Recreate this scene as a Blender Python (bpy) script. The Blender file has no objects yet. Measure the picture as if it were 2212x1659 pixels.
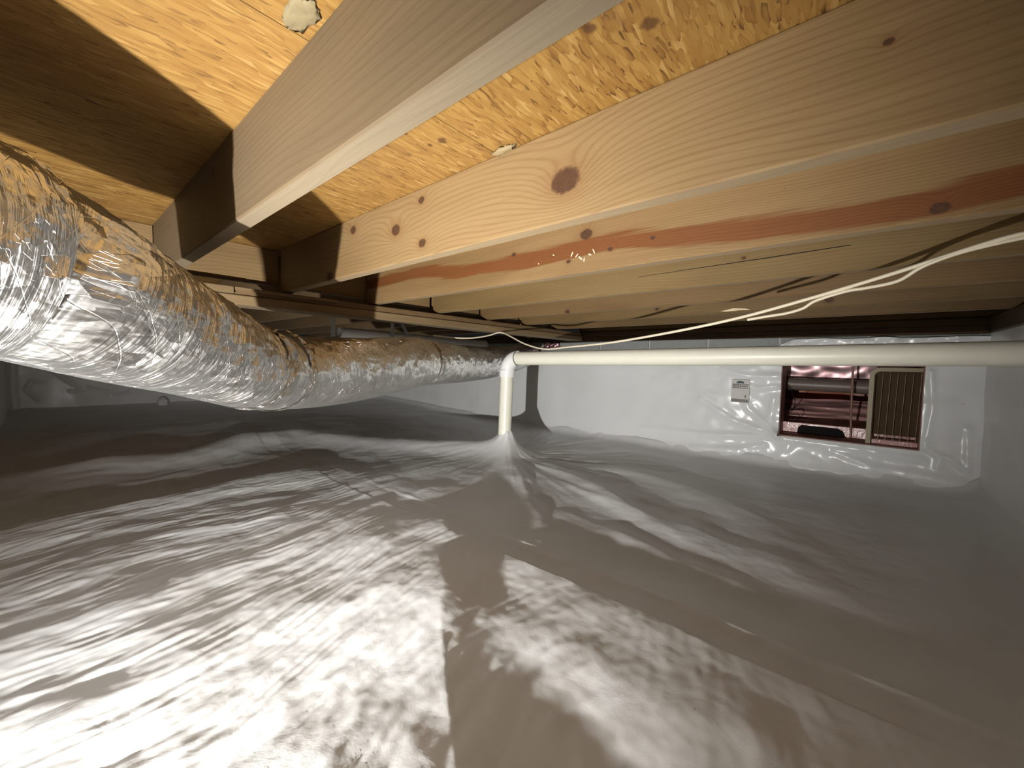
import bpy, math, random
import numpy as np
from mathutils import Matrix, Vector
random.seed(4)
S = bpy.context.scene
COL = S.collection

# ------------------------------------------------------------------ camera, world, lamp, exposure
# world axes: x across the joists (towards the back wall), y along the joists, z up; the camera is the origin
YAW, PITCH, ROLL = 0.8621, -0.0533, 0.0209
fw = Vector((math.sin(YAW)*math.cos(PITCH), math.cos(YAW)*math.cos(PITCH), math.sin(PITCH)))
rt = Vector((math.cos(YAW), -math.sin(YAW), 0))
up = rt.cross(fw)
r2 = rt*math.cos(ROLL)+up*math.sin(ROLL)
u2 = -rt*math.sin(ROLL)+up*math.cos(ROLL)
cam = bpy.data.cameras.new('camera')
co = bpy.data.objects.new('camera', cam)
co.matrix_world = Matrix(((r2.x, u2.x, -fw.x, 0), (r2.y, u2.y, -fw.y, 0), (r2.z, u2.z, -fw.z, 0), (0, 0, 0, 1)))
cam.sensor_fit = 'HORIZONTAL'; cam.sensor_width = 36; cam.lens = 36*865.3/2212
cam.clip_start = 0.01
COL.objects.link(co); S.camera = co

w = bpy.data.worlds.new('crawlspace_air'); S.world = w; w.use_nodes = True
w.node_tree.nodes['Background'].inputs[0].default_value = (0.9, 0.88, 0.85, 1)
w.node_tree.nodes['Background'].inputs[1].default_value = 0.01

def spot(name, loc, target, power, size, blend, radius, col):
    l = bpy.data.lights.new(name, 'SPOT'); l.energy = power; l.spot_size = math.radians(size); l.spot_blend = blend
    l.shadow_soft_size = radius; l.color = col
    o = bpy.data.objects.new(name, l); o.location = loc
    o.rotation_euler = (Vector(target)-Vector(loc)).to_track_quat('-Z', 'Y').to_euler()
    COL.objects.link(o); return o
LAMP = (-0.55, 0.33, -0.52)
spot('work_light', LAMP, (LAMP[0]+0.83, LAMP[1]+0.55, LAMP[2]+0.27), 305, 111, 1.0, 0.014, (1.0, 0.985, 0.96))
S.view_settings.view_transform = 'Standard'; S.view_settings.look = 'None'
S.view_settings.gamma = 1; S.view_settings.use_curve_mapping = False
S.view_settings.exposure = 0.0
try: S.cycles.max_bounces = 10; S.cycles.diffuse_bounces = 8
except Exception: pass

# ------------------------------------------------------------------ helpers
def tag(o, label=None, cat=None, group=None, kind=None):
    if label: o['label'] = label
    if cat: o['category'] = cat
    if group: o['group'] = group
    if kind: o['kind'] = kind
    return o
def link(name, me, mat=None, parent=None, loc=(0, 0, 0)):
    o = bpy.data.objects.new(name, me); COL.objects.link(o); o.location = loc
    if parent: o.parent = parent
    if mat and not me.materials: me.materials.append(mat)
    return o
def empty(name, loc=(0, 0, 0)):
    o = bpy.data.objects.new(name, None); o.empty_display_size = 0.05; o.location = loc; COL.objects.link(o); return o
def mesh(name, v, f, smooth=False):
    me = bpy.data.meshes.new(name); me.from_pydata([tuple(p) for p in v], [], f)
    me.validate(); me.update()
    if smooth: me.polygons.foreach_set('use_smooth', [True]*len(me.polygons))
    return me
def gridmesh(name, P, keep=None, wrap=False, uv=None):
    """P: (n,m,3) array of points -> smooth quad grid"""
    n, m = P.shape[:2]
    idx = np.arange(n*m).reshape(n, m)
    if wrap:
        a = idx; b = np.roll(idx, -1, 1)
        q = np.stack([a[:-1], b[:-1], b[1:], a[1:]], -1).reshape(-1, 4)
    else:
        q = np.stack([idx[:-1, :-1], idx[:-1, 1:], idx[1:, 1:], idx[1:, :-1]], -1)
        if keep is not None: q = q[keep]
        q = q.reshape(-1, 4)
    me = bpy.data.meshes.new(name)
    me.vertices.add(n*m); me.vertices.foreach_set('co', P.reshape(-1).astype(np.float32))
    me.loops.add(q.size); me.loops.foreach_set('vertex_index', q.reshape(-1).astype(np.int32))
    me.polygons.add(len(q)); me.polygons.foreach_set('loop_start', np.arange(0, q.size, 4, dtype=np.int32))
    me.polygons.foreach_set('loop_total', np.full(len(q), 4, dtype=np.int32))
    me.update(calc_edges=True)
    me.polygons.foreach_set('use_smooth', np.ones(len(q), dtype=bool))
    if uv is not None:
        l = me.uv_layers.new(name='uv')
        l.data.foreach_set('uv', uv.reshape(-1, 2)[q.reshape(-1)].reshape(-1).astype(np.float32))
    me.update()
    return me
def box(name, x0, x1, y0, y1, z0, z1, c=0.0):
    """a board with eased long edges (eight-sided section), long axis y if longest, else x or z"""
    L = (x1-x0, y1-y0, z1-z0); ax = L.index(max(L)); c = min(c, min(L)*0.3)
    if c <= 0:
        v = [(x, y, z) for x in (x0, x1) for y in (y0, y1) for z in (z0, z1)]
        return mesh(name, v, [(0, 1, 3, 2), (4, 6, 7, 5), (0, 4, 5, 1), (2, 3, 7, 6), (0, 2, 6, 4), (1, 5, 7, 3)])
    b = [(i0, i1) for i0, i1 in ((x0, x1), (y0, y1), (z0, z1))]
    o = [i for i in range(3) if i != ax]
    (a0, a1), (b0, b1) = b[o[0]], b[o[1]]
    sec = [(a0+c, b0), (a1-c, b0), (a1, b0+c), (a1, b1-c), (a1-c, b1), (a0+c, b1), (a0, b1-c), (a0, b0+c)]
    v = []
    for e in b[ax]:
        for s in sec:
            p = [0, 0, 0]; p[ax] = e; p[o[0]] = s[0]; p[o[1]] = s[1]; v.append(p)
    f = [(i, (i+1) % 8, 8+(i+1) % 8, 8+i) for i in range(8)]+[tuple(range(7, -1, -1)), tuple(range(8, 16))]
    me = mesh(name, v, f)
    import bmesh
    bm = bmesh.new(); bm.from_mesh(me); bmesh.ops.recalc_face_normals(bm, faces=bm.faces); bm.to_mesh(me); bm.free()
    return me
def spline(pts, n):
    P = np.array(pts, float); d = np.r_[0, np.cumsum(np.linalg.norm(np.diff(P[:, :3], axis=0), axis=1))]
    T = np.linspace(0, d[-1], n); out = []
    for t in T:
        i = min(np.searchsorted(d, t, side='right')-1, len(P)-2)
        u = (t-d[i])/(d[i+1]-d[i]); h = d[i+1]-d[i]
        m0 = (P[i+1]-P[max(i-1, 0)])/max(d[i+1]-d[max(i-1, 0)], 1e-9)*h
        j = min(i+2, len(P)-1)
        m1 = (P[j]-P[i])/max(d[j]-d[i], 1e-9)*h
        out.append((2*u**3-3*u*u+1)*P[i]+(u**3-2*u*u+u)*m0+(-2*u**3+3*u*u)*P[i+1]+(u**3-u*u)*m1)
    return np.array(out), T
def frames(P):
    t = np.gradient(P, axis=0); t /= np.linalg.norm(t, axis=1)[:, None]
    ref = np.array([0, 0, 1.0]) if abs(t[:, 2]).mean() < 0.8 else np.array([1.0, 0, 0])
    a = np.cross(t, ref); a /= np.linalg.norm(a, axis=1)[:, None]
    b = np.cross(a, t)
    return a, b
def tube(name, pts, r, seg=12, n=None, caps=True, oval=1.0):
    P, T = spline(pts, n or len(pts)*6)
    C = P[:, :3]; R = P[:, 3] if P.shape[1] > 3 else np.full(len(C), r)
    a, b = frames(C); ph = np.linspace(0, 2*np.pi, seg, endpoint=False)
    G = C[:, None]+R[:, None, None]*(np.cos(ph)[None, :, None]*a[:, None]*oval+np.sin(ph)[None, :, None]*b[:, None])
    me = gridmesh(name, G, wrap=True)
    return me
def lathe(name, prof, seg=32):
    """prof: list of (r,z)"""
    ph = np.linspace(0, 2*np.pi, seg, endpoint=False)
    G = np.array([[(r*math.cos(p), r*math.sin(p), z) for p in ph] for r, z in prof])
    return gridmesh(name, G, wrap=True)
_rng = np.random.RandomState(7); _perm = _rng.permutation(512); _ga = _rng.rand(512)*2*np.pi
def noise(x, y, seed=0):
    x = np.asarray(x, float)+seed*13.7; y = np.asarray(y, float)+seed*7.31
    xi = np.floor(x).astype(int); yi = np.floor(y).astype(int); xf = x-xi; yf = y-yi
    def g(ix, iy, dx, dy):
        h = _ga[_perm[(_perm[ix & 511]+iy) & 511]]
        return np.cos(h)*dx+np.sin(h)*dy
    s = lambda t: t*t*t*(t*(t*6-15)+10)
    u, v = s(xf), s(yf)
    a = g(xi, yi, xf, yf)*(1-u)+g(xi+1, yi, xf-1, yf)*u
    b = g(xi, yi+1, xf, yf-1)*(1-u)+g(xi+1, yi+1, xf-1, yf-1)*u
    return (a*(1-v)+b*v)*1.4
def ridged(x, y, seed=0): return 1-2*np.abs(noise(x, y, seed))
def sstep(a, b, x):
    t = np.clip((x-a)/(b-a), 0, 1); return t*t*(3-2*t)
def polydist(X, Y, pts):
    """distance, signed side (+ = left of travel) and length position along a polyline"""
    D = np.full(X.shape, 1e9); SG = np.zeros(X.shape); TT = np.zeros(X.shape); acc = 0
    for (ax, ay), (bx, by) in zip(pts[:-1], pts[1:]):
        dx, dy = bx-ax, by-ay; L = math.hypot(dx, dy)
        t = np.clip(((X-ax)*dx+(Y-ay)*dy)/(L*L), 0, 1)
        ex, ey = X-(ax+t*dx), Y-(ay+t*dy); d = np.hypot(ex, ey)
        c = -np.sign(dy*(X-ax)-dx*(Y-ay))
        m = d < D
        D = np.where(m, d, D); SG = np.where(m, c, SG); TT = np.where(m, acc+t*L, TT); acc += L
    return D, SG, TT/acc

# ------------------------------------------------------------------ materials
class NT:
    def __init__(s, name):
        s.m = bpy.data.materials.new(name); s.m.use_nodes = True; s.t = s.m.node_tree
        s.b = s.t.nodes['Principled BSDF']
    def n(s, typ, ins=None, **kw):
        nd = s.t.nodes.new(typ)
        for k, v in kw.items(): setattr(nd, k, v)
        for k, v in (ins or {}).items():
            if isinstance(v, bpy.types.NodeSocket): s.t.links.new(v, nd.inputs[k])
            else: nd.inputs[k].default_value = v
        return nd
    def math(s, op, a, b=0.0, c=0.0, clamp=False):
        return s.n('ShaderNodeMath', {0: a, 1: b, 2: c}, operation=op, use_clamp=clamp).outputs[0]
    def mix(s, f, a, b, blend='MIX'):
        nd = s.n('ShaderNodeMix', None, data_type='RGBA', blend_type=blend)
        for k, v in ((0, f), (6, a), (7, b)):
            if isinstance(v, bpy.types.NodeSocket): s.t.links.new(v, nd.inputs[k])
            else: nd.inputs[k].default_value = v if k == 0 else (tuple(v)+(1,) if len(v) == 3 else v)
        return nd.outputs[2]
    def ramp(s, f, stops, interp='LINEAR'):
        nd = s.n('ShaderNodeValToRGB', {0: f}); cr = nd.color_ramp; cr.interpolation = interp
        while len(cr.elements) < len(stops): cr.elements.new(0.5)
        for e, (p, c) in zip(cr.elements, stops):
            e.position = p; e.color = (tuple(c)+(1,)) if not isinstance(c, (int, float)) else (c, c, c, 1)
        return nd.outputs[0]
    def noise(s, vec, scale, detail=3, rough=0.55, dist=0.0):
        return s.n('ShaderNodeTexNoise', {'Vector': vec, 'Scale': scale, 'Detail': detail, 'Roughness': rough, 'Distortion': dist}).outputs[0]
    def mapping(s, vec, loc=(0, 0, 0), rot=(0, 0, 0), scale=(1, 1, 1)):
        return s.n('ShaderNodeMapping', {'Vector': vec, 'Location': loc, 'Rotation': rot, 'Scale': scale}).outputs[0]
    def bump(s, h, strength, dist=0.01, normal=None):
        ins = {'Height': h, 'Strength': strength, 'Distance': dist}
        if normal is not None: ins['Normal'] = normal
        return s.n('ShaderNodeBump', ins).outputs[0]
    def done(s, color=None, rough=0.6, metal=0.0, normal=None, spec=0.5):
        for k, v in (('Base Color', color), ('Roughness', rough), ('Metallic', metal), ('Normal', normal), ('Specular IOR Level', spec)):
            if v is None: continue
            if isinstance(v, bpy.types.NodeSocket): s.t.links.new(v, s.b.inputs[k])
            else: s.b.inputs[k].default_value = tuple(v)+(1,) if isinstance(v, tuple) and len(v) == 3 else v
        return s.m
def plain(name, c, rough=0.6, metal=0.0, var=0.06, scale=30):
    q = NT(name); co_ = q.n('ShaderNodeTexCoord').outputs['Object']
    nz = q.noise(co_, scale, 4)
    k = q.math('MULTIPLY_ADD', nz, var*2, 1-var)
    col = q.n('ShaderNodeVectorMath', {0: c, 3: k}, operation='SCALE').outputs[0]
    return q.done(col, rough, metal, q.bump(nz, 0.15, 0.002))

def wood(name, light, dark, knots=(), stain=None, freq=55, axis='y', ring=0.55, grey=0.0, tilt=0.35, offset=0.0, band=None):
    """softwood: object coordinates with the board's length along y; knots (y,z,r); stain = (list of (y,z)), half width"""
    q = NT(name); tc = q.n('ShaderNodeTexCoord').outputs['Object']
    v = tc
    if axis == 'x': v = q.mapping(tc, rot=(0, 0, math.pi/2))
    rnd = q.n('ShaderNodeObjectInfo').outputs['Random']
    off = q.n('ShaderNodeCombineXYZ', {0: q.math('MULTIPLY', rnd, 3.1), 1: q.math('MULTIPLY', rnd, 17.0), 2: q.math('MULTIPLY', rnd, 5.0)}).outputs[0]
    vo = q.n('ShaderNodeVectorMath', {0: v, 1: off}, operation='ADD').outputs[0]
    sp = q.n('ShaderNodeSeparateXYZ', {0: v}).outputs
    warp = q.noise(q.mapping(vo, scale=(3, 1.1, 4)), 1.0, 2, 0.45)
    d = q.math('ADD', q.math('MULTIPLY_ADD', sp[0], tilt, sp[2]), q.math('MULTIPLY_ADD', warp, 0.13, offset))
    core = None; halo = None
    for (ky, kz, kr) in knots:
        a = q.math('MULTIPLY', q.math('SUBTRACT', sp[1], ky), 0.75)
        b = q.math('SUBTRACT', sp[2], kz)
        r_ = q.math('SQRT', q.math('ADD', q.math('MULTIPLY', a, a), q.math('MULTIPLY', b, b)))
        e = q.math('EXPONENT', q.math('MULTIPLY', r_, -1.0/(kr*1.7)))
        d = q.math('ADD', d, q.math('MULTIPLY', e, kr*4.0))
        nk = q.math('MULTIPLY_ADD', q.noise(v, 90, 2), kr*0.5, -kr*0.25)
        c_ = q.math('SUBTRACT', 1.0, q.n('ShaderNodeMapRange', {0: q.math('ADD', r_, nk), 1: kr*0.72, 2: kr*1.02}, interpolation_type='SMOOTHSTEP').outputs[0])
        core = c_ if core is None else q.math('MAXIMUM', core, c_)
        halo = e if halo is None else q.math('MAXIMUM', halo, e)
    sn = q.math('MULTIPLY_ADD', q.math('SINE', q.math('MULTIPLY', d, freq*2.2*6.2832)), 0.5, 0.5)
    late = q.math('POWER', sn, 3.0)
    fib = q.noise(q.mapping(vo, scale=(160, 5, 160)), 1.0, 3, 0.6)
    fib2 = q.noise(q.mapping(vo, scale=(40, 2, 40)), 1.0, 2, 0.6)
    big = q.noise(q.mapping(vo, scale=(3, 1.2, 6)), 1.0, 3)
    f = q.math('ADD', q.math('MULTIPLY', late, ring*0.6), q.math('MULTIPLY_ADD', fib, 0.5, -0.25))
    f = q.math('ADD', f, q.math('MULTIPLY_ADD', fib2, 0.5, -0.22), clamp=True)
    light = tuple(a_*b_ for a_, b_ in zip(light, (0.40, 0.355, 0.27))); dark = tuple(a_*b_ for a_, b_ in zip(dark, (0.43, 0.38, 0.29)))
    col = q.mix(f, light, dark)
    col = q.mix(q.ramp(big, [(0.42, 0.0), (0.68, 0.45)]), col, tuple(c*0.72 for c in dark))
    if halo is not None:
        col = q.mix(q.math('MULTIPLY', q.ramp(halo, [(0.25, 0.0), (0.6, 1.0)]), 0.35), col, (dark[0]*1.0, dark[1]*0.75, dark[2]*0.6))
    if stain:
        pts, hw, red = stain
        ys = [p[0] for p in pts]; y0, y1 = min(ys), max(ys)
        fc = q.n('ShaderNodeFloatCurve', {1: q.n('ShaderNodeMapRange', {0: sp[1], 1: y0, 2: y1}).outputs[0]})
        cv = fc.mapping.curves[0]; sp_ = sorted(((py-y0)/(y1-y0), (pz+0.05)*4) for py, pz in pts)
        while len(cv.points) < len(sp_): cv.points.new(0.5, 0.5)
        for p_, (a_, b_) in zip(cv.points, sp_): p_.location = (a_, b_)
        fc.mapping.update()
        zc = q.math('MULTIPLY_ADD', fc.outputs[0], 0.25, -0.05)
        edge = q.noise(q.mapping(v, scale=(5, 3, 60)), 1.0, 4)
        dd = q.math('ABSOLUTE', q.math('SUBTRACT', sp[2], zc))
        dd = q.math('ADD', dd, q.math('MULTIPLY_ADD', edge, 0.05, -0.025))
        m_ = q.n('ShaderNodeMapRange', {0: dd, 1: hw*0.7, 2: hw*1.2, 3: 1.0, 4: 0.0}, interpolation_type='SMOOTHSTEP').outputs[0]
        col = q.mix(m_, col, q.mix(f, red, tuple(c*0.6 for c in red)))
    if core is not None:
        kc = q.mix(q.noise(v, 120, 3), (0.10, 0.045, 0.022), (0.03, 0.014, 0.008))
        col = q.mix(q.math('MULTIPLY', core, 0.92), col, kc)
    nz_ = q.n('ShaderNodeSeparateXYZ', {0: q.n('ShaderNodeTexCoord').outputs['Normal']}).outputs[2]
    col = q.mix(q.math('MULTIPLY', q.math('LESS_THAN', nz_, -0.8), 0.38), col, (0.42, 0.345, 0.235))      # faces pointing down are mixed paler
    if grey: col = q.mix(grey, col, (0.15, 0.125, 0.09))
    spk = q.noise(vo, 220, 2, 0.5)
    col = q.mix(q.ramp(spk, [(0.74, 0.0), (0.80, 0.55)]), col, (0.03, 0.02, 0.012))
    h = q.math('ADD', q.math('MULTIPLY', late, 0.3), fib)
    return q.done(col, 0.62, 0, q.bump(h, 0.35, 0.0012), 0.3)

STAINS = [(0.564, 0.697, 0.012), (0.560, 0.73, 0.007), (0.51, 0.31, 0.010), (0.555, 0.24, 0.014), (0.48, 0.50, 0.006)]
def osb():
    q = NT('oriented_strand_board'); tc = q.n('ShaderNodeTexCoord').outputs['Object']
    wv = q.n('ShaderNodeVectorMath', {0: q.n('ShaderNodeTexNoise', {'Vector': tc, 'Scale': 5.0, 'Detail': 2}).outputs[1], 3: 0.05}, operation='SCALE').outputs[0]
    vv = q.n('ShaderNodeVectorMath', {0: tc, 1: wv}, operation='ADD').outputs[0]
    col = None; hh = None
    for i, (ang, sx, sy) in enumerate([(0.05, 17, 105), (0.5, 20, 115), (-0.6, 22, 110), (1.35, 24, 120), (-0.15, 18, 130), (0.9, 28, 150), (-1.0, 26, 130), (0.3, 20, 120), (2.0, 30, 140)]):
        m_ = q.mapping(vv, loc=(i*3.3, i*1.7, 0), rot=(0, 0, ang), scale=(sx, sy, 0.001))
        vo = q.n('ShaderNodeTexVoronoi', {'Vector': m_, 'Scale': 1.0, 'Randomness': 1.0}, voronoi_dimensions='2D')
        ran = q.n('ShaderNodeSeparateColor', {0: vo.outputs['Color']}).outputs
        fib = q.noise(q.mapping(vv, rot=(0, 0, ang), scale=(9, 190, 1)), 1.0, 3, 0.6)
        tone = q.math('ADD', q.math('MULTIPLY', ran[0], 0.62), q.math('MULTIPLY', fib, 0.42))
        dd = vo.outputs['Distance']
        tone = q.math('SUBTRACT', tone, q.ramp(dd, [(0.45, 0.0), (0.85, 0.22)]))
        if col is None: col, hh = tone, ran[1]
        else:
            pick = q.math('GREATER_THAN', ran[2], 0.70)
            col = q.math('ADD', q.math('MULTIPLY', tone, pick), q.math('MULTIPLY', col, q.math('SUBTRACT', 1.0, pick)))
            hh = q.math('ADD', q.math('MULTIPLY', q.math('ADD', ran[1], 0.4), pick), q.math('MULTIPLY', hh, q.math('SUBTRACT', 1.0, pick)))
    c = q.ramp(col, [(0.08, (0.09, 0.040, 0.010)), (0.28, (0.25, 0.125, 0.028)), (0.50, (0.28, 0.152, 0.036)), (0.75, (0.345, 0.198, 0.052)), (0.97, (0.46, 0.32, 0.13))])
    dk = q.noise(tc, 7, 4, 0.65)
    c = q.mix(q.ramp(dk, [(0.62, 0.0), (0.74, 0.6)]), c, (0.16, 0.075, 0.025))
    big = q.noise(tc, 1.6, 2)
    c = q.mix(q.ramp(big, [(0.35, 0.0), (0.7, 0.35)]), c, (0.30, 0.17, 0.06))
    sp = q.n('ShaderNodeSeparateXYZ', {0: tc}).outputs; st = None
    for sx_, sy_, sr in STAINS:                                         # water stains on the boards
        dx = q.math('SUBTRACT', sp[0], sx_); dy = q.math('SUBTRACT', sp[1], sy_)
        r_ = q.math('SQRT', q.math('ADD', q.math('MULTIPLY', dx, dx), q.math('MULTIPLY', dy, dy)))
        r_ = q.math('ADD', r_, q.math('MULTIPLY_ADD', q.noise(tc, 45, 3), sr*1.8, -sr*0.9))
        m_ = q.math('SUBTRACT', 1.0, q.n('ShaderNodeMapRange', {0: r_, 1: sr*0.6, 2: sr*1.1}).outputs[0])
        st = m_ if st is None else q.math('MAXIMUM', st, m_)
    c = q.mix(q.math('MULTIPLY', st, 0.8), c, (0.075, 0.030, 0.012))
    h = q.math('ADD', hh, q.math('MULTIPLY', col, 0.7))
    return q.done(c, 0.6, 0, q.bump(h, 0.5, 0.002), 0.35)

def liner(name, c=(0.80, 0.80, 0.78), rough=0.38, crease=0.25, scale=9, stretch=(1, 1, 1)):
    q = NT(name); tc = q.n('ShaderNodeTexCoord').outputs['Object']
    v = q.mapping(tc, scale=stretch)
    a = q.noise(v, scale, 5, 0.62, 0.5)
    fine = q.noise(v, scale*9, 3, 0.6)
    vo = q.n('ShaderNodeTexVoronoi', {'Vector': v, 'Scale': scale*0.7, 'Randomness': 1.0}, feature='F1')
    sub = q.n('ShaderNodeVectorMath', {0: v, 1: vo.outputs['Position']}, operation='SUBTRACT').outputs[0]
    rc = q.n('ShaderNodeVectorMath', {0: vo.outputs['Color'], 1: (0.5, 0.5, 0.5)}, operation='SUBTRACT').outputs[0]
    fac = q.n('ShaderNodeVectorMath', {0: sub, 1: rc}, operation='DOT_PRODUCT').outputs['Value']
    h = q.math('ADD', a, q.math('ADD', q.math('MULTIPLY', fac, scale*0.5), q.math('MULTIPLY', fine, 0.12)))
    dirt = q.noise(tc, 3.5, 5, 0.65)
    col = q.mix(q.ramp(dirt, [(0.5, 0.0), (0.8, 0.25)]), c, tuple(x*y for x, y in zip(c, (0.82, 0.76, 0.68))))
    spk = q.noise(tc, 75, 2, 0.4)
    col = q.mix(q.ramp(spk, [(0.80, 0.0), (0.83, 0.8)]), col, (0.14, 0.11, 0.09))
    return q.done(col, rough, 0, q.bump(h, crease, 0.012), 0.5)

def foil(name, crink=1.0, tint=(0.86, 0.87, 0.88), rough=0.26, scrim=True):
    q = NT(name); tcn = q.n('ShaderNodeTexCoord'); uv = tcn.outputs['UV']; ob = tcn.outputs['Object']
    h = None
    for sc, amp, sx, sy in ((14, 1.0, 1, 1), (34, 0.9, 1.5, 0.8), (85, 0.6, 1, 1)):
        v = q.mapping(uv, loc=(sc, sc*0.3, 0), rot=(0, 0, 0.4*sc), scale=(sx, sy, 1))
        vo = q.n('ShaderNodeTexVoronoi', {'Vector': v, 'Scale': sc, 'Randomness': 1.0}, voronoi_dimensions='2D')
        sub = q.n('ShaderNodeVectorMath', {0: v, 1: vo.outputs['Position']}, operation='SUBTRACT').outputs[0]
        rc = q.n('ShaderNodeVectorMath', {0: vo.outputs['Color'], 1: (0.5, 0.5, 0.5)}, operation='SUBTRACT').outputs[0]
        f_ = q.math('MULTIPLY', q.n('ShaderNodeVectorMath', {0: sub, 1: rc}, operation='DOT_PRODUCT').outputs['Value'], amp)
        h = f_ if h is None else q.math('ADD', h, f_)
    h = q.math('ADD', h, q.math('MULTIPLY', q.noise(uv, 8, 4, 0.6), 0.05))
    h = q.math('ADD', h, q.math('MULTIPLY', q.noise(q.mapping(uv, scale=(3, 60, 1)), 1.0, 3, 0.6), 0.02))
    nrm = q.bump(h, 1.0, 0.75*crink)
    line = None
    if scrim:
        s_ = q.n('ShaderNodeSeparateXYZ', {0: uv}).outputs
        for sg, per in ((1.0, 0.055), (-1.0, 0.055)):
            t = q.math('ADD', q.math('MULTIPLY', s_[0], sg*0.8), s_[1])
            t = q.math('ADD', t, q.math('MULTIPLY', q.noise(uv, 6, 2), 0.02))
            fr = q.math('ABSOLUTE', q.math('SUBTRACT', q.math('FRACT', q.math('DIVIDE', t, per)), 0.5))
            l_ = q.math('SUBTRACT', 1.0, q.n('ShaderNodeMapRange', {0: fr, 1: 0.008, 2: 0.024}).outputs[0])
            line = l_ if line is None else q.math('MAXIMUM', line, l_)
        nrm = q.bump(line, 0.6, 0.0008, nrm)
    dirt = q.noise(ob, 9, 4)
    col = q.mix(q.ramp(dirt, [(0.5, 0.0), (0.8, 0.35)]), tint, (0.62, 0.60, 0.56))
    if line is not None: col = q.mix(q.math('MULTIPLY', line, 0.3), col, (0.93, 0.93, 0.92))
    return q.done(col, rough, 1.0, nrm)

M_OSB = osb()
M_FLOOR = liner('floor_liner_plastic', (0.74, 0.745, 0.74), 0.45, 0.13, 9)
M_LINER = liner('wall_liner_plastic', (0.85, 0.865, 0.86), 0.24, 0.07, 5)
M_LINER_R = liner('side_liner_plastic', (0.80, 0.81, 0.80), 0.4, 0.06, 4)
M_FOIL = foil('duct_foil', 0.75, (0.86, 0.86, 0.85), rough=0.33)
M_FOIL2 = foil('duct_foil_smooth', 0.32, (0.88, 0.88, 0.87), rough=0.35)
M_TAPE = foil('foil_tape', 1.4, (0.8, 0.78, 0.74), 0.3, scrim=False)
M_PVC = plain('cream_pvc', (0.83, 0.81, 0.68), 0.38, 0, 0.04, 12)
M_PVCW = plain('white_pvc', (0.86, 0.86, 0.84), 0.35, 0, 0.03, 12)
M_STRAP = plain('grey_strap', (0.45, 0.45, 0.44), 0.5, 0, 0.05, 30)
M_BLOCK = plain('concrete_block', (0.30, 0.31, 0.30), 0.9, 0, 0.2, 60)
M_MORTAR = plain('mortar', (0.5, 0.5, 0.48), 0.9, 0, 0.15, 60)
M_CABLE = plain('cream_cable', (0.74, 0.66, 0.50), 0.45, 0, 0.05, 30)
M_DARKWOOD = wood('dark_plate_wood', (0.20, 0.13, 0.07), (0.10, 0.06, 0.03), freq=40)
M_DARKWOODX = wood('dark_plate_wood_across', (0.20, 0.13, 0.07), (0.10, 0.06, 0.03), freq=40, axis='x')
M_BLACK = plain('flat_black', (0.004, 0.0035, 0.0035), 0.95, 0, 0.1, 20)

# ------------------------------------------------------------------ levels
FZ, JB, JT = -0.645, 0.2833, 0.4695
WX = 3.16                      # back wall plane
YR, YE = -0.52, 5.70           # right and end walls
XL = -1.35

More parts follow.
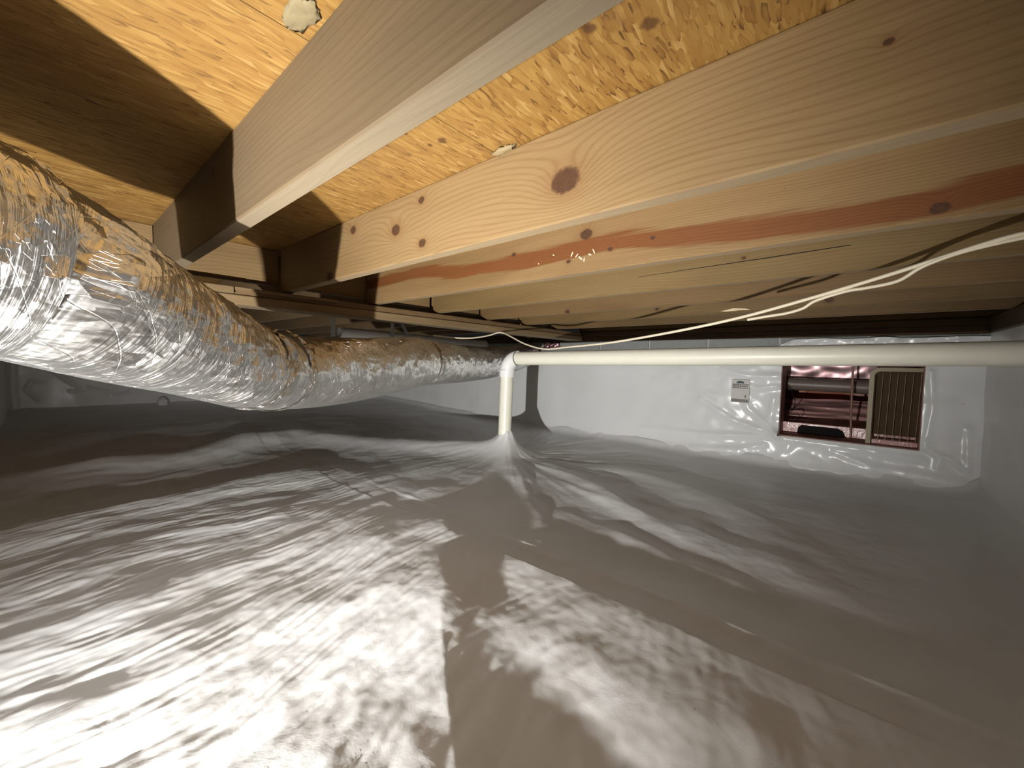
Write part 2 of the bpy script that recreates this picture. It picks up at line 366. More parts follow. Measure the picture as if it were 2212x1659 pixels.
# ------------------------------------------------------------------ floor liner
PB = (2.06, 1.80)              # where the drain pipe comes up
def floor_z(X, Y):
    z = FZ+0.085*sstep(2.2, 5.6, Y)+0.022*(1-sstep(-0.7, 0.55, X))*(1-sstep(1.5, 2.6, Y))-0.016*np.exp(-((X-1.25)/0.6)**2)*(1-sstep(1.2, 1.9, Y))
    # ridge that runs from the pipe towards the camera: lit flank left, drop on the right
    D, sg, t = polydist(X, Y, [PB, (1.62, 1.60), (1.28, 1.42), (1.0, 1.19), (0.80, 0.98), (0.63, 0.76), (0.50, 0.58), (0.36, 0.38), (0.1, 0.0)])
    D = D+0.03*noise(X*4, Y*4, 5)
    left = sg < 0
    A = 0.032+0.007*noise(X*3, Y*3, 4)
    z = z+np.where(left, A*np.exp(-(np.abs(D)/0.42)**1.6), A*np.exp(-(np.maximum(D, 0)/0.10)**1.6))
    z = z-np.where(left, 0, 0.003*sstep(0.0, 0.08, D)*np.exp(-(D/0.20)**2))
    # second ridge on the right of the pipe
    D, sg, t = polydist(X, Y, [PB, (1.80, 1.52), (1.5, 1.18), (1.28, 0.95), (1.11, 0.76), (0.98, 0.56)])
    z = z+np.where(sg < 0, np.exp(-(D/0.11)**2), np.exp(-(D/0.06)**2))*0.030*(1-t)**0.5
    # ridge to the left of the pipe that shades the floor behind it
    D, sg, t = polydist(X, Y, [PB, (1.86, 2.15), (1.68, 2.55), (1.42, 3.05), (1.28, 3.34), (0.95, 3.25), (0.55, 3.05), (0.2, 3.2)])
    z = z+0.075*np.exp(-(D/0.15)**2)*(1-0.6*t)
    # folds radiating from the pipe on the right
    for pts, a, w_ in (([(2.1, 1.66), (1.98, 1.30), (1.84, 0.96), (1.62, 0.62), (1.49, 0.30)], 0.020, 0.05),
                       ([(2.35, 1.35), (2.25, 0.9), (2.15, 0.55), (1.9, 0.2)], 0.016, 0.07),
                       ([(1.45, 0.75), (1.36, 0.42), (1.32, 0.10)], 0.014, 0.05),
                       ([(1.75, 0.75), (1.62, 0.35), (1.6, 0.0)], 0.012, 0.06)):
        D, sg, t = polydist(X, Y, pts)
        z = z+a*np.where(sg < 0, np.exp(-(D/w_/1.6)**2), np.exp(-(D/w_)**2))*np.sin(np.pi*np.clip(t*0.9+0.08, 0, 1))
    R = np.hypot(X-PB[0], Y-PB[1]); PH = np.arctan2(Y-PB[1], X-PB[0])
    rm = 0.15+0.85*sstep(-2.5, -2.2, PH)*(PH < 0.4)
    z = z+rm*0.010*ridged(PH*4.2, R*0.7, 2)*sstep(0.05, 0.5, R)*np.exp(-R/1.6)
    z = z+(0.4+0.6*rm)*0.006*ridged(PH*11, R*1.5, 9)*sstep(0.03, 0.25, R)*np.exp(-R/0.7)
    # lapped seam: two straight edges along y
    wob = 0.008*noise(Y*1.6, Y*0+3.3, 3)
    s1 = X-(0.965+wob); s2 = X-(1.085+wob*0.7)
    sf = 1-0.75*sstep(1.25, 1.8, Y)
    z = z+sf*0.006*np.where(s1 < 0, np.exp(-(s1/0.09)**2), np.exp(-(s1/0.010)**2))-sf*0.005*sstep(0, 0.012, s1)*(1-sstep(0.10, 0.13, s1))
    z = z+sf*0.003*np.exp(-(s2/0.014)**2)+0.024*sstep(0.48, 0.78, X+0.0*Y)*(1-sstep(0.97, 1.35, X))*(1-sstep(1.1, 1.5, Y))
    # cross wrinkles of the left half
    wl = 1-sstep(0.55, 1.25, X-0.25*(Y-1.2)*(Y > 1.2))
    wy = Y+0.10*noise(X*1.8, Y*1.2, 6)-0.16*X
    for y0, a, s_ in ((1.42, 0.018, 0.05), (1.80, 0.008, 0.05), (2.25, 0.030, 0.07), (3.15, 0.040, 0.10), (4.2, 0.02, 0.1)):
        k = wy-y0+0.05
        z = z+a*np.where(k < 0, np.exp(-(k/s_/2.2)**2), np.exp(-(k/s_)**2))*wl*(0.6+0.7*noise(X*2.1, X*0+y0*3, 8))
    z = z+wl*((0.0040*ridged(X*2.2, wy*7.0, 11)+0.0032*noise(X*5, wy*16, 12)+0.0019*ridged(X*8, wy*34, 13))*(1-0.55*sstep(2.0, 2.6, Y)))
    # soft lumps everywhere
    z = z+0.009*noise(X*3.1, Y*3.1, 14)+0.0030*noise(X*7.3, Y*7.3, 15)+0.0011*noise(X*17, Y*17, 16)+0.0006*noise(X*41, Y*41, 17)
    # skirt pulled up around the pipe
    z = z+0.055*np.exp(-np.maximum(R-0.04, 0)/0.028)*(1+0.15*np.sin(PH*7))
    # cove at the walls
    z = z+0.06*np.exp(-np.maximum(WX-0.03-X, 0)/0.03)+0.06*np.exp(-np.maximum(Y-YR, 0)/0.05)+0.05*np.exp(-np.maximum(YE-Y, 0)/0.08)
    return z
def axis_pts(a, b, fn):
    p = [a]
    while p[-1] < b: p.append(p[-1]+fn(p[-1]))
    p[-1] = b; return np.array(p)
gx = axis_pts(XL, WX, lambda v: 0.0055 if -0.15 < v < 1.7 else 0.010)
gy = axis_pts(YR, YE, lambda v: 0.0065 if v < 2.6 else 0.014)
X, Y = np.meshgrid(gx, gy, indexing='ij')
floor = link('floor', gridmesh('floor', np.stack([X, Y, floor_z(X, Y)], -1)), M_FLOOR)
tag(floor, 'wrinkled white plastic ground liner over the whole floor', kind='structure')

# ------------------------------------------------------------------ back wall (x = WX): block course on top, liner below, vent opening
VY0, VY1, VZ0, VZ1 = -0.288, 0.370, -0.442, 0.028
wall = empty('wall_back', (WX, 0, FZ)); tag(wall, 'block wall covered with white plastic liner', kind='structure')
def wpart(name, me, mat): 
    o = link(name, me, mat, wall); o.matrix_parent_inverse = Matrix.Translation((-WX, 0, -FZ)); return o
for i, (y0, y1, z0, z1) in enumerate(((YR-.15, VY0, -0.75, 0.03), (VY1, YE+.15, -0.75, 0.03), (VY0, VY1, -0.75, VZ0))):
    wpart('wall_core', box('wall_core', WX+0.012, WX+0.2, y0, y1, z0, z1), M_BLOCK)
wpart('mortar_bed', box('mortar_bed', WX+0.012, WX+0.19, YR-.15, YE+.15, 0.031, 0.204), M_MORTAR)
bl = None; yj = 1.707-0.438*6; 
while yj < YE:
    a, b = max(yj+0.007, YR-.1), min(yj+0.438-0.007, YE+.1)
    if b > a+0.05:
        wpart('concrete_block', box('concrete_block', WX, WX+0.18, a, b, 0.034, 0.2, 0.004), M_BLOCK)
    yj += 0.438
def wall_disp(Yv, Z):
    d = 0.010*noise(Yv*2.2, Z*2.2, 21)+0.005*noise(Yv*6, Z*6, 22)
    near = np.exp(-((Yv-0.25)/0.75)**2)
    d = d+near*(0.007*ridged(Yv*3.0+Z*1.2, Z*4-Yv, 23)+0.006*ridged(Yv*6-Z*3, Z*7+Yv*3, 24)+0.003*noise(Yv*15, Z*15, 25))
    # folds fanning out from the lower corner of the opening and along its edges
    for pts, a, s_ in (([(0.37, -0.44), (0.62, -0.38), (0.86, -0.24)], 0.018, 0.020), ([(0.38, -0.43), (0.55, -0.28), (0.62, -0.12)], 0.016, 0.022),
                       ([(0.38, -0.45), (0.75, -0.49), (1.3, -0.50)], 0.014, 0.02), ([(0.37, -0.46), (0.0, -0.47), (-0.3, -0.49)], 0.012, 0.018),
                       ([(0.39, -0.05), (0.55, -0.06), (0.72, -0.02)], 0.014, 0.02), ([(0.39, -0.12), (0.5, -0.14), (0.56, -0.12)], 0.012, 0.016),
                       ([(0.40, -0.20), (0.42, -0.33), (0.39, -0.42)], 0.012, 0.022), ([(-0.31, 0.0), (-0.325, -0.2), (-0.31, -0.40)], 0.012, 0.014),
                       ([(-0.31, -0.42), (-0.37, -0.46), (-0.36, -0.52)], 0.012, 0.016), ([(-0.40, -0.46), (-0.47, -0.53), (-0.46, -0.3)], 0.010, 0.012),
                       ([(0.45, -0.52), (0.6, -0.57), (0.9, -0.6)], 0.012, 0.02), ([(0.1, -0.5), (-0.1, -0.56), (-0.45, -0.58)], 0.010, 0.02)):
        D, sg, t = polydist(Yv, Z, pts); d = d+a*np.exp(-(D/s_)**2)*(1-0.5*t)
    return d
ly = np.unique(np.r_[axis_pts(YR, 1.3, lambda v: 0.009), axis_pts(1.3, YE, lambda v: 0.03), VY0, VY1])
lz = np.unique(np.r_[np.linspace(-0.68, 0.12, 95), VZ0, VZ1])
Yg, Zg = np.meshgrid(ly, lz, indexing='ij')
top = 0.115+0.072*(1-sstep(0.30, 0.46, Yg))+0.008*noise(Yg*5, Yg*0, 31)
Zs = np.where(Zg > 0.04, 0.04+(Zg-0.04)/(0.12-0.04)*(top-0.04), Zg)
Xs = WX-0.014-wall_disp(Yg, Zs)-0.04*np.exp(-np.maximum(Zs-FZ-0.02, 0)/0.04)
Xs = np.where((Zs > 0.12) & (Yg < 0.46), Xs-0.020-0.02*noise(Yg*14, Zs*30, 33), Xs)
yc = 0.5*(ly[1:]+ly[:-1])[:, None]; zc = 0.5*(lz[1:]+lz[:-1])[None]
keep = ~((yc > VY0) & (yc < VY1) & (zc > VZ0) & (zc < VZ1))
P = np.stack([Xs, Yg, Zs], -1)
wpart('liner', gridmesh('liner', P, keep), M_LINER)

# right, end and left walls
def wallsheet(name, A, B, z0, z1, nrm, mat, seed, amp=0.012, step=0.03):
    L = math.hypot(B[0]-A[0], B[1]-A[1]); n = int(L/step)+2
    t = np.linspace(0, 1, n); z = np.linspace(z0, z1, 34); T_, Z_ = np.meshgrid(t, z, indexing='ij')
    d = amp*noise(T_*L*2.2, Z_*2.2, seed)+amp*0.5*noise(T_*L*6, Z_*5, seed+1)+amp*0.5*ridged(T_*L*4, Z_*1.2, seed+2)
    P = np.stack([A[0]+(B[0]-A[0])*T_+nrm[0]*d, A[1]+(B[1]-A[1])*T_+nrm[1]*d, Z_], -1)
    return gridmesh(name, P)
wr = link('wall_right', wallsheet('wall_right', (XL, YR), (WX, YR), -0.72, 0.2, (0, 1), M_LINER_R, 41), M_LINER_R)
tag(wr, 'dim side wall under white plastic liner', kind='structure')
def endsheet():
    xs_ = axis_pts(XL, WX, lambda v: 0.010 if -0.35 < v < 1.1 else 0.04); z = np.linspace(-0.72, 0.2, 100); X_, Z_ = np.meshgrid(xs_, z, indexing='ij')
    d = 0.010*noise(X_*2.2, Z_*2.2, 51)+0.004*noise(X_*6, Z_*5, 52)
    for pts, a, s_ in (([(-0.20, -0.10), (-0.205, -0.35), (-0.19, -0.56)], 0.016, 0.014), ([(-0.03, -0.27), (-0.08, -0.25), (-0.12, -0.33), (-0.05, -0.43)], 0.012, 0.012),
                       ([(0.03, -0.15), (0.19, -0.32)], 0.012, 0.012), ([(0.27, -0.33), (0.40, -0.38)], 0.012, 0.014), ([(0.15, -0.36), (0.22, -0.37)], 0.01, 0.01), ([(0.45, -0.42), (0.55, -0.39)], 0.010, 0.012)):
        D, sg, t = polydist(X_, Z_, pts); d = d+a*np.exp(-(D/s_)**2)
    return gridmesh('wall_end', np.stack([X_, YE-d, Z_], -1))
we = link('wall_end', endsheet(), M_LINER)
tag(we, 'far end wall under grey white plastic liner', kind='structure')
def leftwall():
    path = [(XL, YR), (XL, 4.5), (-0.23, 4.7), (-0.23, YE)]
    P_ = np.array([[(x, y, z) for z in np.linspace(-0.72, 0.2, 12)] for x, y in path])
    me = gridmesh('wall_left', P_); me.polygons.foreach_set('use_smooth', [False]*len(me.polygons)); return me
tag(link('wall_left', leftwall(), M_LINER_R), 'left wall under white plastic liner', kind='structure')

# sill plates, rim boards
s = link('trim_1', box('trim_1', WX-0.03, WX+0.14, YR-.12, YE+.1, 0.245, JB-0.001, 0.004), M_DARKWOOD); tag(s, 'upper sill plate on the block wall', kind='structure')
s = link('trim_2', box('trim_2', WX-0.02, WX+0.14, YR-.12, YE+.1, 0.2, 0.2445, 0.004), M_DARKWOOD); tag(s, 'lower sill plate on the block wall', kind='structure')
s = link('trim_3', box('trim_3', XL, WX-0.035, YR-0.13, YR+0.02, 0.2, JB-0.001, 0.004), M_DARKWOODX); tag(s, 'sill plate on the side wall', kind='structure')
s = link('trim_4', box('trim_4', XL, WX+0.1, YR-0.16, YR-0.122, JB, JT, 0.003), M_DARKWOODX); tag(s, 'rim board over the side wall', kind='structure')

# ------------------------------------------------------------------ subfloor: strand board panels with open joints
ceil = empty('ceiling', (0, 0, JT)); tag(ceil, 'golden strand board subfloor', kind='structure')
def cpart(name, me, mat):
    o = link(name, me, mat, ceil); o.matrix_parent_inverse = Matrix.Translation((0, 0, -JT)); return o
rows = [-0.70, 0.6435, 1.862, 3.081, 4.30, YE+0.1]
for i in range(len(rows)-1):
    xs = [XL, 0.9+0.0, WX+0.2] if i % 2 else [XL, 2.12, WX+0.2]
    for a, b in zip(xs[:-1], xs[1:]):
        me = box('panel', a+0.0012, b-0.0012, rows[i]+0.0015, rows[i+1]-0.0015, JT+0.0003, JT+0.018, 0.0025)
        o = cpart('panel', me, M_OSB)
cpart('floor_deck', box('floor_deck', XL, WX+0.2, -0.70, YE+0.1, JT+0.0185, JT+0.03), M_BLACK)

# ------------------------------------------------------------------ floor joists
YJ0, YJ1 = YR-0.12, 1.93
def jy(pts): return [(p[0], p[1]-JB, p[2]) for p in pts]
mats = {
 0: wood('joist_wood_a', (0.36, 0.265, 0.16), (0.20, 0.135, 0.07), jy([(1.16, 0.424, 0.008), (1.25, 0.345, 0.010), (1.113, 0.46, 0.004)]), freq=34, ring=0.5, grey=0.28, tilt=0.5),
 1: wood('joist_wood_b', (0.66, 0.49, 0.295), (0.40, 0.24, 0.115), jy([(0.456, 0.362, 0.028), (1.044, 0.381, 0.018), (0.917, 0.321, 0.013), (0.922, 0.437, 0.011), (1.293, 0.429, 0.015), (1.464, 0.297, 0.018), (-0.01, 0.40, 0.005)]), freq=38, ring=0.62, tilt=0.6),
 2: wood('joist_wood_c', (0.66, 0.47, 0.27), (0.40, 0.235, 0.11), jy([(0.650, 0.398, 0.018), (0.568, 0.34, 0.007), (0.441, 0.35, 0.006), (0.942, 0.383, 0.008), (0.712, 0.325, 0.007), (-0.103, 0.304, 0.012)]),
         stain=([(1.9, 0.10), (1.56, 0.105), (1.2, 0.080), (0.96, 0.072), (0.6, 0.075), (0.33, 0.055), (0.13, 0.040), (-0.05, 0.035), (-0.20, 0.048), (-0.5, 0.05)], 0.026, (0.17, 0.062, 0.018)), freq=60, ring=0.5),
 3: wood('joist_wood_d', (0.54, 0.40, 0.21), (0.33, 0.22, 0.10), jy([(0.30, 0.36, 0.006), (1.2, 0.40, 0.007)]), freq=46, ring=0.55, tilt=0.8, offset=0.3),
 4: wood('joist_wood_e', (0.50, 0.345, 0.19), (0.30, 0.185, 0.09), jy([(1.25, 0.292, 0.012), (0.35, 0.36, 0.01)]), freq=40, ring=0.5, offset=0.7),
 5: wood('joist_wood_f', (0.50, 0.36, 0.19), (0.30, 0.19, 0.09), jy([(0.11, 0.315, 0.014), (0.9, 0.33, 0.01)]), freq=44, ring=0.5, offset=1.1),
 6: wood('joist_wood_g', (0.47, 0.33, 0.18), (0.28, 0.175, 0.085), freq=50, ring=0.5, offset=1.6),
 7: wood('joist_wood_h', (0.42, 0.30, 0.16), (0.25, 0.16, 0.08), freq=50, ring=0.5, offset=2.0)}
LAB = ['grey-brown floor joist nearest the camera, running across the upper left', 'pale floor joist with one big round dark knot on its face',
       'floor joist with a red-brown heartwood streak and pale paint scrapes', 'floor joist with a long thin dark crack, fourth from the left',
       'plain floor joist directly behind the cracked one', 'floor joist with a torn pale splinter under it', 'low-lit floor joist behind the splintered one',
       'darkest floor joist, lying on the sill of the block wall']
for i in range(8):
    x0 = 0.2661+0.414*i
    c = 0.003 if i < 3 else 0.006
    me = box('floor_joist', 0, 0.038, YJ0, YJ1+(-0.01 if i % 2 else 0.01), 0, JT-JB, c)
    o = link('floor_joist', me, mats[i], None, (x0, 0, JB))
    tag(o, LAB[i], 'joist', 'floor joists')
# paint scrapes on the stained joist
def flake(pts, x, th=0.0012):
    n = len(pts); v = [(x, p[0], p[1]) for p in pts]+[(x-th, p[0], p[1]) for p in pts]
    return v, [tuple(range(n))[::-1], tuple(range(n, 2*n))]+[(i, (i+1) % n, n+(i+1) % n, n+i) for i in range(n)]
M_SCRAPE = plain('pale_scrape', (0.85, 0.70, 0.45), 0.7)
joists = {o['label']: o for o in bpy.data.objects if o.name.startswith('floor_joist')}
jc = joists[LAB[2]]; jx = 0.2661+0.414*2
for (y, z, L, wd, a) in ((0.700, 0.3455, 0.018, 0.0035, 1.9), (0.682, 0.339, 0.014, 0.003, 2.2), (0.668, 0.328, 0.020, 0.004, 0.6), (0.655, 0.322, 0.014, 0.003, 1.6), (0.635, 0.334, 0.012, 0.004, 0.2), (0.622, 0.342, 0.018, 0.003, 1.0), (0.770, 0.353, 0.008, 0.003, 0.3), (0.83, 0.334, 0.006, 0.003, 0.8)):
    ca, sa = math.cos(a), math.sin(a)
    pts = [(y+u*ca-v_*sa, z+u*sa+v_*ca) for u, v_ in ((-L/2, 0), (-L/6, wd*0.6), (L/3, wd*0.9), (L/2, 0.001), (L/4, -wd*0.2), (-L/4, -wd*0.5))]
    v, f = flake(pts, -0.0002)
    v = [(p[0], p[1], p[2]-JB) for p in v]
    link('paint_scrape', mesh('paint_scrape', v, f), M_SCRAPE, jc)
# crack in the fourth joist and splinter on the sixth
jd = joists[LAB[3]]
v, f = flake([(0.66, 0.342-JB), (0.23, 0.3515-JB), (0.03, 0.3565-JB), (0.03, 0.3545-JB), (0.23, 0.349-JB), (0.66, 0.341-JB)], -0.0001, 0.0008)
link('crack', mesh('crack', v, f), M_BLACK, jd)
jf = joists[LAB[5]]
v, f = flake([(0.56, 0.010), (0.50, 0.022), (0.44, 0.016), (0.42, 0.008), (0.47, 0.010), (0.53, 0.007)], -0.0002, 0.004)
link('splinter', mesh('splinter', v, f), M_SCRAPE, jf)

# joists of the next span, lapped beside the first ones over the beam
M_FARW = wood('far_joist_wood', (0.50, 0.36, 0.22), (0.30, 0.19, 0.10), freq=45, grey=0.15)
FARL = ['joist end lapped past the beam, first beyond the foil duct', 'joist beyond the beam over the white hung tube', 'joist beyond the beam next to the diagonal strap',
        'shadowed joist beyond the beam at its middle', 'shadowed joist beyond the beam near the cable staple', 'shadowed joist beyond the beam toward the block wall', 'last shadowed joist beyond the beam by the block wall']
for i in range(7):
    x0 = 0.2661+0.414*i+0.040
    o = link('far_joist', box('far_joist', 0, 0.038, 1.99+0.012, YE+0.05, 0, JT-JB, 0.004), M_FARW, None, (x0, 0, JB))
    tag(o, FARL[i], 'joist', 'joists of the next span')

# blocking between the joist ends
M_BLK = wood('blocking_wood', (0.62, 0.46, 0.27), (0.38, 0.24, 0.12), freq=36, axis='x', ring=0.55, tilt=0.2)
BL = ['short blocking board left of the grey-brown joist', 'knotty blocking board between the grey-brown joist and the knotted joist', 'dark blocking board between the knotted and the streaked joist',
      'dark blocking board right of the streaked joist', 'dark blocking board right of the cracked joist', 'small dark blocking board behind the fifth joist', 'small dark blocking board behind the sixth joist']
for i in range(-1, 6):
    x0 = 0.2661+0.414*i+0.0385; x1 = 0.2661+0.414*(i+1)-0.0005
    o = link('blocking_board', box('blocking_board', 0, x1-x0, 0, 0.038, 0, JT-0.316, 0.003), M_BLK, None, (x0, 1.955, 0.3155))
    tag(o, BL[i+1], 'blocking', 'blocking boards between joist ends')

# beam under the joist ends, with a ledger strip and a loose shim board
bm_ = empty('support_beam', (0.2, 1.86, 0.205)); tag(bm_, 'weathered built-up beam of thin boards under the joist ends', 'beam')
M_BEAM = wood('beam_wood', (0.50, 0.35, 0.21), (0.26, 0.155, 0.08), freq=70, axis='x', ring=0.6, tilt=0.1, grey=0.08)
M_BEAM2 = wood('beam_strip_wood', (0.66, 0.52, 0.35), (0.40, 0.27, 0.16), freq=80, axis='x', ring=0.5, tilt=0.1)
def bpart(name, me, m):
    o = link(name, me, m, bm_); o.matrix_parent_inverse = Matrix.Translation((-0.2, -1.86, -0.205)); return o
bpart('top_board', box('top_board', -0.1, 3.10, 1.862, 1.90, 0.246, 0.2745, 0.003), M_BEAM)
bpart('bottom_board', box('bottom_board', -0.3, 3.10, 1.853, 1.90, 0.2065, 0.2445, 0.004), M_BEAM2)
bpart('back_board', box('back_board', -0.3, 3.10, 1.9015, 1.985, 0.2065, 0.281, 0.004), M_BEAM)
bpart('shim_strip', box('shim_strip', 0.49, 0.90, 1.8500, 1.8615, 0.2615, 0.2735, 0.001), M_BEAM2)
bpart('end_board', box('end_board', 0.30, 0.484, 1.846, 1.8615, 0.2465, 0.273, 0.002), M_BEAM2)

# ------------------------------------------------------------------ flexible foil duct
DUCT = [(-1.1, 0.3, 0.1, 0.15), (-0.75, 0.52, 0.135, 0.15), (-0.42, 0.72, 0.15, 0.15), (-0.2, 0.84, 0.146, 0.147), (-0.038, 0.945, 0.132, 0.141), (0.014, 0.965, 0.11, 0.136), (0.094, 1.044, 0.076, 0.13), (0.213, 1.179, 0.036, 0.126), (0.404, 1.392, -0.03, 0.127), (0.618, 1.595, -0.054, 0.138), (0.882, 1.689, -0.047, 0.141), (1.21, 1.8, -0.019, 0.14), (1.378, 1.85, -0.01, 0.134), (1.6, 1.93, -0.014, 0.125), (1.838, 2.015, -0.015, 0.122), (2.209, 2.1, -0.003, 0.114), (2.65, 2.23, 0.04, 0.104), (3.0, 2.36, 0.085, 0.095)]
DP, DT = spline(DUCT, 900)
def at_x(x): return DT[np.argmin(np.abs(DP[:, 0]-x))]
sA, sB = at_x(0.40), at_x(1.385)
duct = empty('flex_duct', (1.0, 1.72, -0.18)); tag(duct, 'long sagging silver foil flexible air duct under the joists at left', 'duct')
def dpart(name, s0, s1, prof, mat, seg=150, crink=1.0, step=0.006, seed=0):
    n = int((s1-s0)/step)+2; ss = np.linspace(s0, s1, n)
    C = np.stack([np.interp(ss, DT, DP[:, k]) for k in range(4)], -1); Rr = C[:, 3]*prof(ss); C = C[:, :3]
    a, b = frames(C); ph = np.linspace(0, 2*np.pi, seg, endpoint=False)
    SS, PHI = np.meshgrid(ss, ph, indexing='ij')
    # noise on the tube must close: sample on a cylinder by two shifted copies
    def nz(fs, fp, sd):
        w_ = PHI/(2*np.pi); A_ = noise(SS*fs, PHI*fp, sd); B_ = noise(SS*fs, (PHI-2*np.pi)*fp, sd)
        k = sstep(0.85, 1.0, w_); return A_*(1-k)+B_*k
    up_ = np.clip(np.sin(PHI+2.5)*0.5+0.62, 0.12, 1)          # top and sides wrinkle more than the hanging belly
    dr = crink*up_*(0.0030*nz(7, 1.1, 61+seed)+0.0022*(1-2*np.abs(nz(13, 2.2, 62+seed)))+0.0020*(1-2*np.abs(nz(30, 4.5, 63+seed)))+0.0013*nz(70, 9, 64+seed))
    dr += 0.0035*nz(2.5, 0.8, 65+seed)
    RR = Rr[:, None]+dr
    G = C[:, None]+RR[..., None]*(np.cos(PHI+2.5)[..., None]*a[:, None]+np.sin(PHI+2.5)[..., None]*b[:, None])
    uv = np.stack([PHI*0.139, SS], -1)
    o = link(name, gridmesh(name, G, wrap=True, uv=uv), mat, duct); o.matrix_parent_inverse = Matrix.Translation((-1.0, -1.72, 0.18)); return o
g = lambda s_, c, w_: np.exp(-((s_-c)/w_)**2)
sO = at_x(-0.045)
dpart('sleeve', 0.0, sO, lambda s_: 1.10-0.05*g(s_, sO, 0.02), M_FOIL, 160, seed=21)
dpart('sleeve', sO-0.02, sA+0.02, lambda s_: 1-0.05*g(s_, sA+0.02, 0.03), M_FOIL, 200)
dpart('sleeve', sA-0.01, sB+0.004, lambda s_: 0.985-0.05*g(s_, sA-0.01, 0.025)-0.02*g(s_, sA+0.19, 0.02)+0.015*g(s_, sA+0.15, 0.03)-0.30*g(s_, sB+0.012, 0.016), M_FOIL2, 150, 0.7, seed=5)
dpart('sleeve', sB-0.004, DT[-1], lambda s_: 1.0-0.27*g(s_, sB-0.004, 0.026), M_FOIL2, 110, 1.1, seed=9)
dpart('tape_band', sA-0.035, sA+0.03, lambda s_: 1.004+0.02*g(s_, sA+0.012, 0.012)-0.02*g(s_, sA-0.02, 0.01), M_TAPE, 150, 1.8, 0.004, seed=12)
dpart('tape_band', sA+0.12, sA+0.165, lambda s_: 1.018+0.0*s_, M_TAPE, 150, 1.8, 0.004, seed=15)
dpart('tape_band', sB-0.006, sB+0.028, lambda s_: 0.80+0.0*s_, M_TAPE, 120, 0.9, 0.004, seed=18)

# ------------------------------------------------------------------ drain pipe
PR = 0.0445
pipe = empty('drain_pipe', (2.043, 1.82, -0.60)); tag(pipe, 'cream plastic drain pipe rising from the floor and running right along the wall', 'pipe')
def ppart(name, me, m):
    o = link(name, me, m, pipe); o.matrix_parent_inverse = Matrix.Translation((-2.043, -1.82, 0.60)); return o
top = (2.060, 1.795, 0.028)
ppart('upright', tube('upright', [(2.046, 1.815, -0.64), (2.050, 1.81, -0.3), (2.053, 1.805, -0.06)], PR, 32, 8), M_PVC)
ppart('long_run', tube('long_run', [(2.080, 1.74, 0.029), (2.12, 0.855, 0.044), (2.145, 0.3, 0.055), (2.19, -0.50, 0.069)], PR, 32, 30), M_PVC)
# elbow swept from the upright into the run, with socket collars at both ends
el = []
for k in range(13):
    t = k/12*math.pi/2; rr = 0.085
    el.append((2.0535+0.010*math.sin(t), 1.805-rr*(1-math.cos(t))*0.95, -0.055+rr*math.sin(t)))
ppart('elbow', tube('elbow', el, PR+0.0055, 32, 26), M_PVCW)
ppart('socket', tube('socket', [(2.0525, 1.805, -0.098), (2.053, 1.805, -0.075), (2.0535, 1.805, -0.053)], PR+0.0085, 32, 6), M_PVCW)
sl = []
ph = np.linspace(0, 2*np.pi, 64, endpoint=False); zz = np.linspace(-0.625, -0.515, 30)
Zt, Pt = np.meshgrid(zz, ph, indexing='ij')
Rt = PR+0.004+0.035*np.exp(-(Zt+0.625)/0.022)+0.0025*noise(Pt*3, Zt*40, 71)*1.0+0.002*np.sin(Pt*9+Zt*60)
Gt = np.stack([2.048+Rt*np.cos(Pt), 1.812+Rt*np.sin(Pt), Zt+0.006*np.sin(Pt*3)*(Zt > -0.53)], -1)
ppart('tape_boot', gridmesh('tape_boot', Gt, wrap=True), liner('boot_tape', (0.86, 0.86, 0.83), 0.35, 0.5, 30))

# ------------------------------------------------------------------ cables and the hung tube beyond the beam
CB1 = [(2.022, 1.835, 0.2025), (1.989, 1.738, 0.176), (1.923, 1.554, 0.118), (1.848, 1.348, 0.081), (1.775, 1.143, 0.087), (1.695, 0.918, 0.096), (1.638, 0.759, 0.107), (1.54, 0.486, 0.135), (1.468, 0.284, 0.163), (1.401, 0.098, 0.200), (1.345, -0.059, 0.236), (1.302, -0.180, 0.268), (1.281, -0.239, 0.279), (1.25, -0.33, 0.277)]
o = link('electric_cable', tube('electric_cable', [(1.548, 1.97, 0.155), (1.70, 1.95, 0.150), (1.82, 1.91, 0.155), (1.95, 1.88, 0.180), (2.005, 1.852, 0.2015)]+CB1, 0.0050, 10, 110), M_CABLE); tag(o, 'long cream electric cable sagging from the beam to the upper right', 'cable')
CB2 = [(1.462, 0.27, 0.152), (1.442, 0.211, 0.158), (1.424, 0.163, 0.162), (1.410, 0.123, 0.172), (1.399, 0.098, 0.188), (1.377, 0.029, 0.206), (1.364, -0.008, 0.208), (1.343, -0.066, 0.216), (1.328, -0.102, 0.240), (1.312, -0.15, 0.258), (1.296, -0.205, 0.268), (1.278, -0.25, 0.271), (1.25, -0.33, 0.270)]
o = link('electric_cable', tube('electric_cable', CB2, 0.0042, 10, 80), M_CABLE); tag(o, 'shorter cream cable looping just below the long one at right', 'cable')
tb = empty('hung_tube', (1.1, 2.35, 0.157)); tag(tb, 'white plastic tube hung in straps beyond the beam', 'tube')
def tpart(name, me, m):
    o = link(name, me, m, tb); o.matrix_parent_inverse = Matrix.Translation((-1.1, -2.35, -0.157)); return o
tpart('tube_body', tube('tube_body', [(1.15, 2.35, 0.158), (1.3, 2.35, 0.159), (1.7, 2.35, 0.153), (2.1, 2.35, 0.145), (2.4, 2.36, 0.148)], 0.030, 18, 30), M_PVCW)
for x in (1.095, 1.487):
    tpart('strap', box('strap', x-0.012, x+0.012, 2.314, 2.316, 0.13, JB, 0), M_STRAP)
